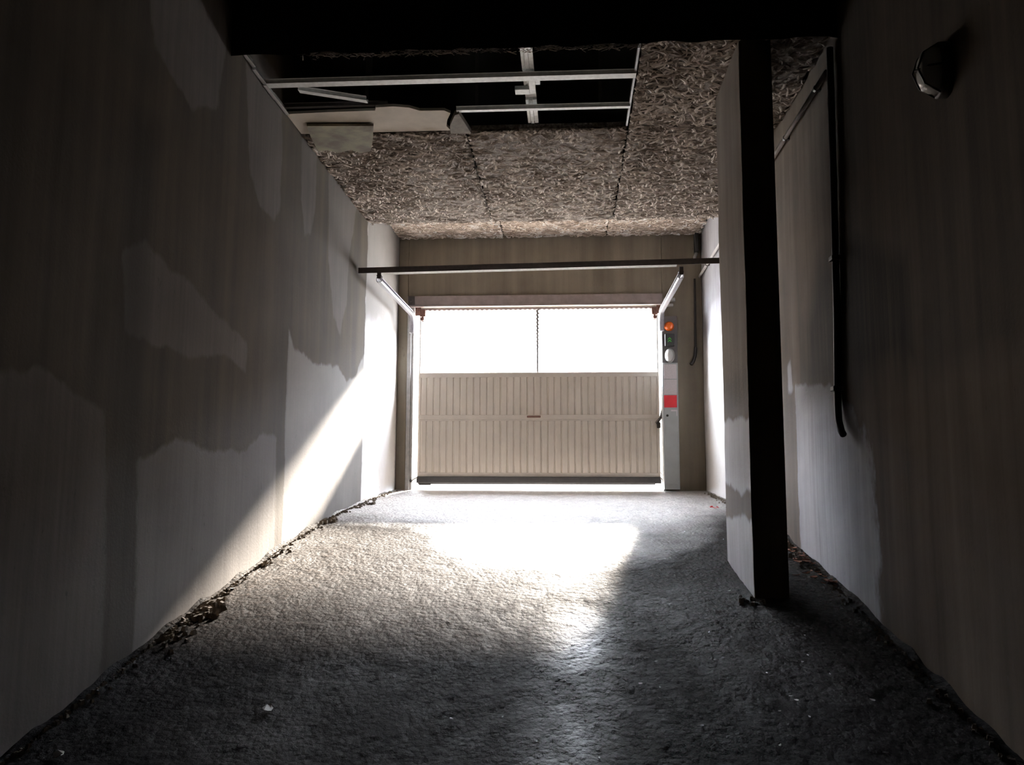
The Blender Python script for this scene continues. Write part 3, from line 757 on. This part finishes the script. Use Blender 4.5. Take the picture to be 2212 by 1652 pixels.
# ------------------------------------------------------------------ litter and debris on the ramp
def ground(x, y): return float(zf(y) + floor_relief(np.array(x), np.array(y)))
def scrap_mesh(name, mat, size, seed):
    r = random.Random(seed); mb = MB(); n = 7
    ring = [(math.cos(2 * math.pi * k / n) * size * r.uniform(.6, 1.1), math.sin(2 * math.pi * k / n) * size * r.uniform(.22, .5)) for k in range(n)]
    for dz in (0, .003):
        mb.v += [(x, y, dz + size * .35 * (x / size) ** 2 * r.uniform(.3, 1)) for x, y in ring]
    mb.f = [tuple(reversed(range(n))), tuple(range(n, 2 * n))] + [(k, (k + 1) % n, n + (k + 1) % n, n + k) for k in range(n)]
    return mb.mesh(name, mat)
LIT = [(-.41,3.82),(-.56,4.13),(.19,3.52),(.01,3.84),(.08,3.85),(.18,3.72),(.35,3.69),(.27,3.47),(.34,3.44),(-.15,3.57),(-.09,3.31),(-.11,3.0),(-.24,3.18),(.09,3.19),(.05,3.17),(-.42,3.16),(-.18,2.92),(-.63,2.99),(.09,2.90),(.82,4.64),(.87,4.65),(.70,4.35),(.62,4.03),(.93,4.07),(1.03,4.0),(.94,3.70),(.98,3.77),(.77,3.58),(.59,3.71),(1.01,3.57),(.81,3.37),(1.10,3.36),(1.33,3.37),(.74,3.25),(.45,3.13),(.82,3.33),(.83,3.20),(.68,3.0),(.79,6.12),(.98,6.22),(1.0,5.82),(-1.67,3.62),(-1.65,3.99),(-1.80,3.32),(-1.74,2.93)]
sm = [scrap_mesh('paper_scrap', M['litter'], s, 5 + i) for i, s in enumerate((.007, .009, .010, .012))]
def put(name, me, x, y, label, cat, group=None, lift=.006):
    o = link(name, me); o.location = (x, y, ground(x, y) + lift)
    o.rotation_euler = (math.radians(10) + random.uniform(-.12, .12), random.uniform(-.15, .15), random.uniform(0, 6.28))
    return tag(o, label, cat, group)
for i, (x, y) in enumerate(LIT):
    put('paper_scrap', sm[i % 4], x, y, 'tiny pale scrap of litter lying loose on the dark ramp', 'litter', 'pale litter scraps on the ramp')
put('crumpled_paper', scrap_mesh('crumpled_paper', M['litter'], .030, 61), 1.30, 5.80, 'white crumpled paper on the floor right behind the pillar', 'litter')
put('flat_paper', scrap_mesh('flat_paper', M['post'], .045, 62), -1.66, 2.84, 'flat grey paper on the ramp at the bottom left corner', 'litter')
put('plastic_piece', scrap_mesh('plastic_piece', M['taupe'], .045, 63), -1.10, 3.21, 'dull pale plastic piece on the dark ramp, lower left', 'litter')
put('white_chip', scrap_mesh('white_chip', M['litter'], .024, 64), -1.79, 4.58, 'white chip at the foot of the sunlit left wall', 'litter')
rw = empty('wrapper', (1.18, 7.27, ground(1.18, 7.27))); tag(rw, 'crushed red wrapper on the floor left of the pillar, near the door', 'litter')
for i, (dx, dy, s) in enumerate(((0, 0, .035), (.03, .01, .022), (-.025, -.005, .02))):
    o = link('fold', scrap_mesh('fold', M['redlitter'], s, 70 + i)); o.location = (dx, dy, .012 + .004 * i); o.rotation_euler = (.3 * i, .25, i * 1.1); o.parent = rw
lm = [scrap_mesh('dead_leaf', M['deadleaf'], s, 80 + i) for i, s in enumerate((.018, .024, .03))]
for i in range(34):
    y = random.uniform(4.7, 5.75); x = XR - .03 - abs(random.gauss(0, .07))
    put('dead_leaf', lm[i % 3], x, y, 'rusty brown dead leaf heaped along the right wall beside the pillar', 'leaf', 'dead leaves along the right wall', .016)

def crumbs(name, label, spots, seed):
    r = random.Random(seed); mb = MB()
    for (x, y, sx, sy, n, s0) in spots:
        for i in range(n):
            px, py = x + r.gauss(0, sx), y + r.gauss(0, sy)
            px = min(max(px, XL + .04), XR - .04)
            s = s0 * r.uniform(.4, 1.3); z = ground(px, py) + s * .2 + .006
            q = [(math.cos(t) * s * r.uniform(.7, 1.2), math.sin(t) * s * r.uniform(.7, 1.2)) for t in (.4, 2.0, 3.5, 5.1)]
            mb.quadbox([(px + a, py + c, z - s * .6) for a, c in q] + [(px + a * .6, py + c * .6, z + s * r.uniform(.3, .8)) for a, c in q])
    o = mb.build(name, M['dirt'])
    return tag(o, label, 'debris', kind='stuff')
crumbs('left_debris', 'dirt crumbs gathered along the foot of the left wall',
       [(-1.82, y, .03, .12, 26, .011) for y in np.arange(2.7, 8.6, .28)] + [(-1.80, 6.41, .03, .05, 40, .022), (-1.76, 4.2, .05, .10, 60, .02), (-1.78, 3.9, .05, .1, 30, .016), (-1.80, 7.6, .03, .2, 30, .014)], 3)
crumbs('right_debris', 'dirt crumbs gathered along the foot of the right wall',
       [(1.385, y, .03, .12, 26, .011) for y in np.arange(2.8, 8.8, .28)] + [(1.37, 5.4, .04, .2, 60, .02)], 4)
crumbs('pillar_debris', 'dirt crumbs at the foot of the pillar', [(.88, 4.47, .03, .03, 24, .012)], 5)
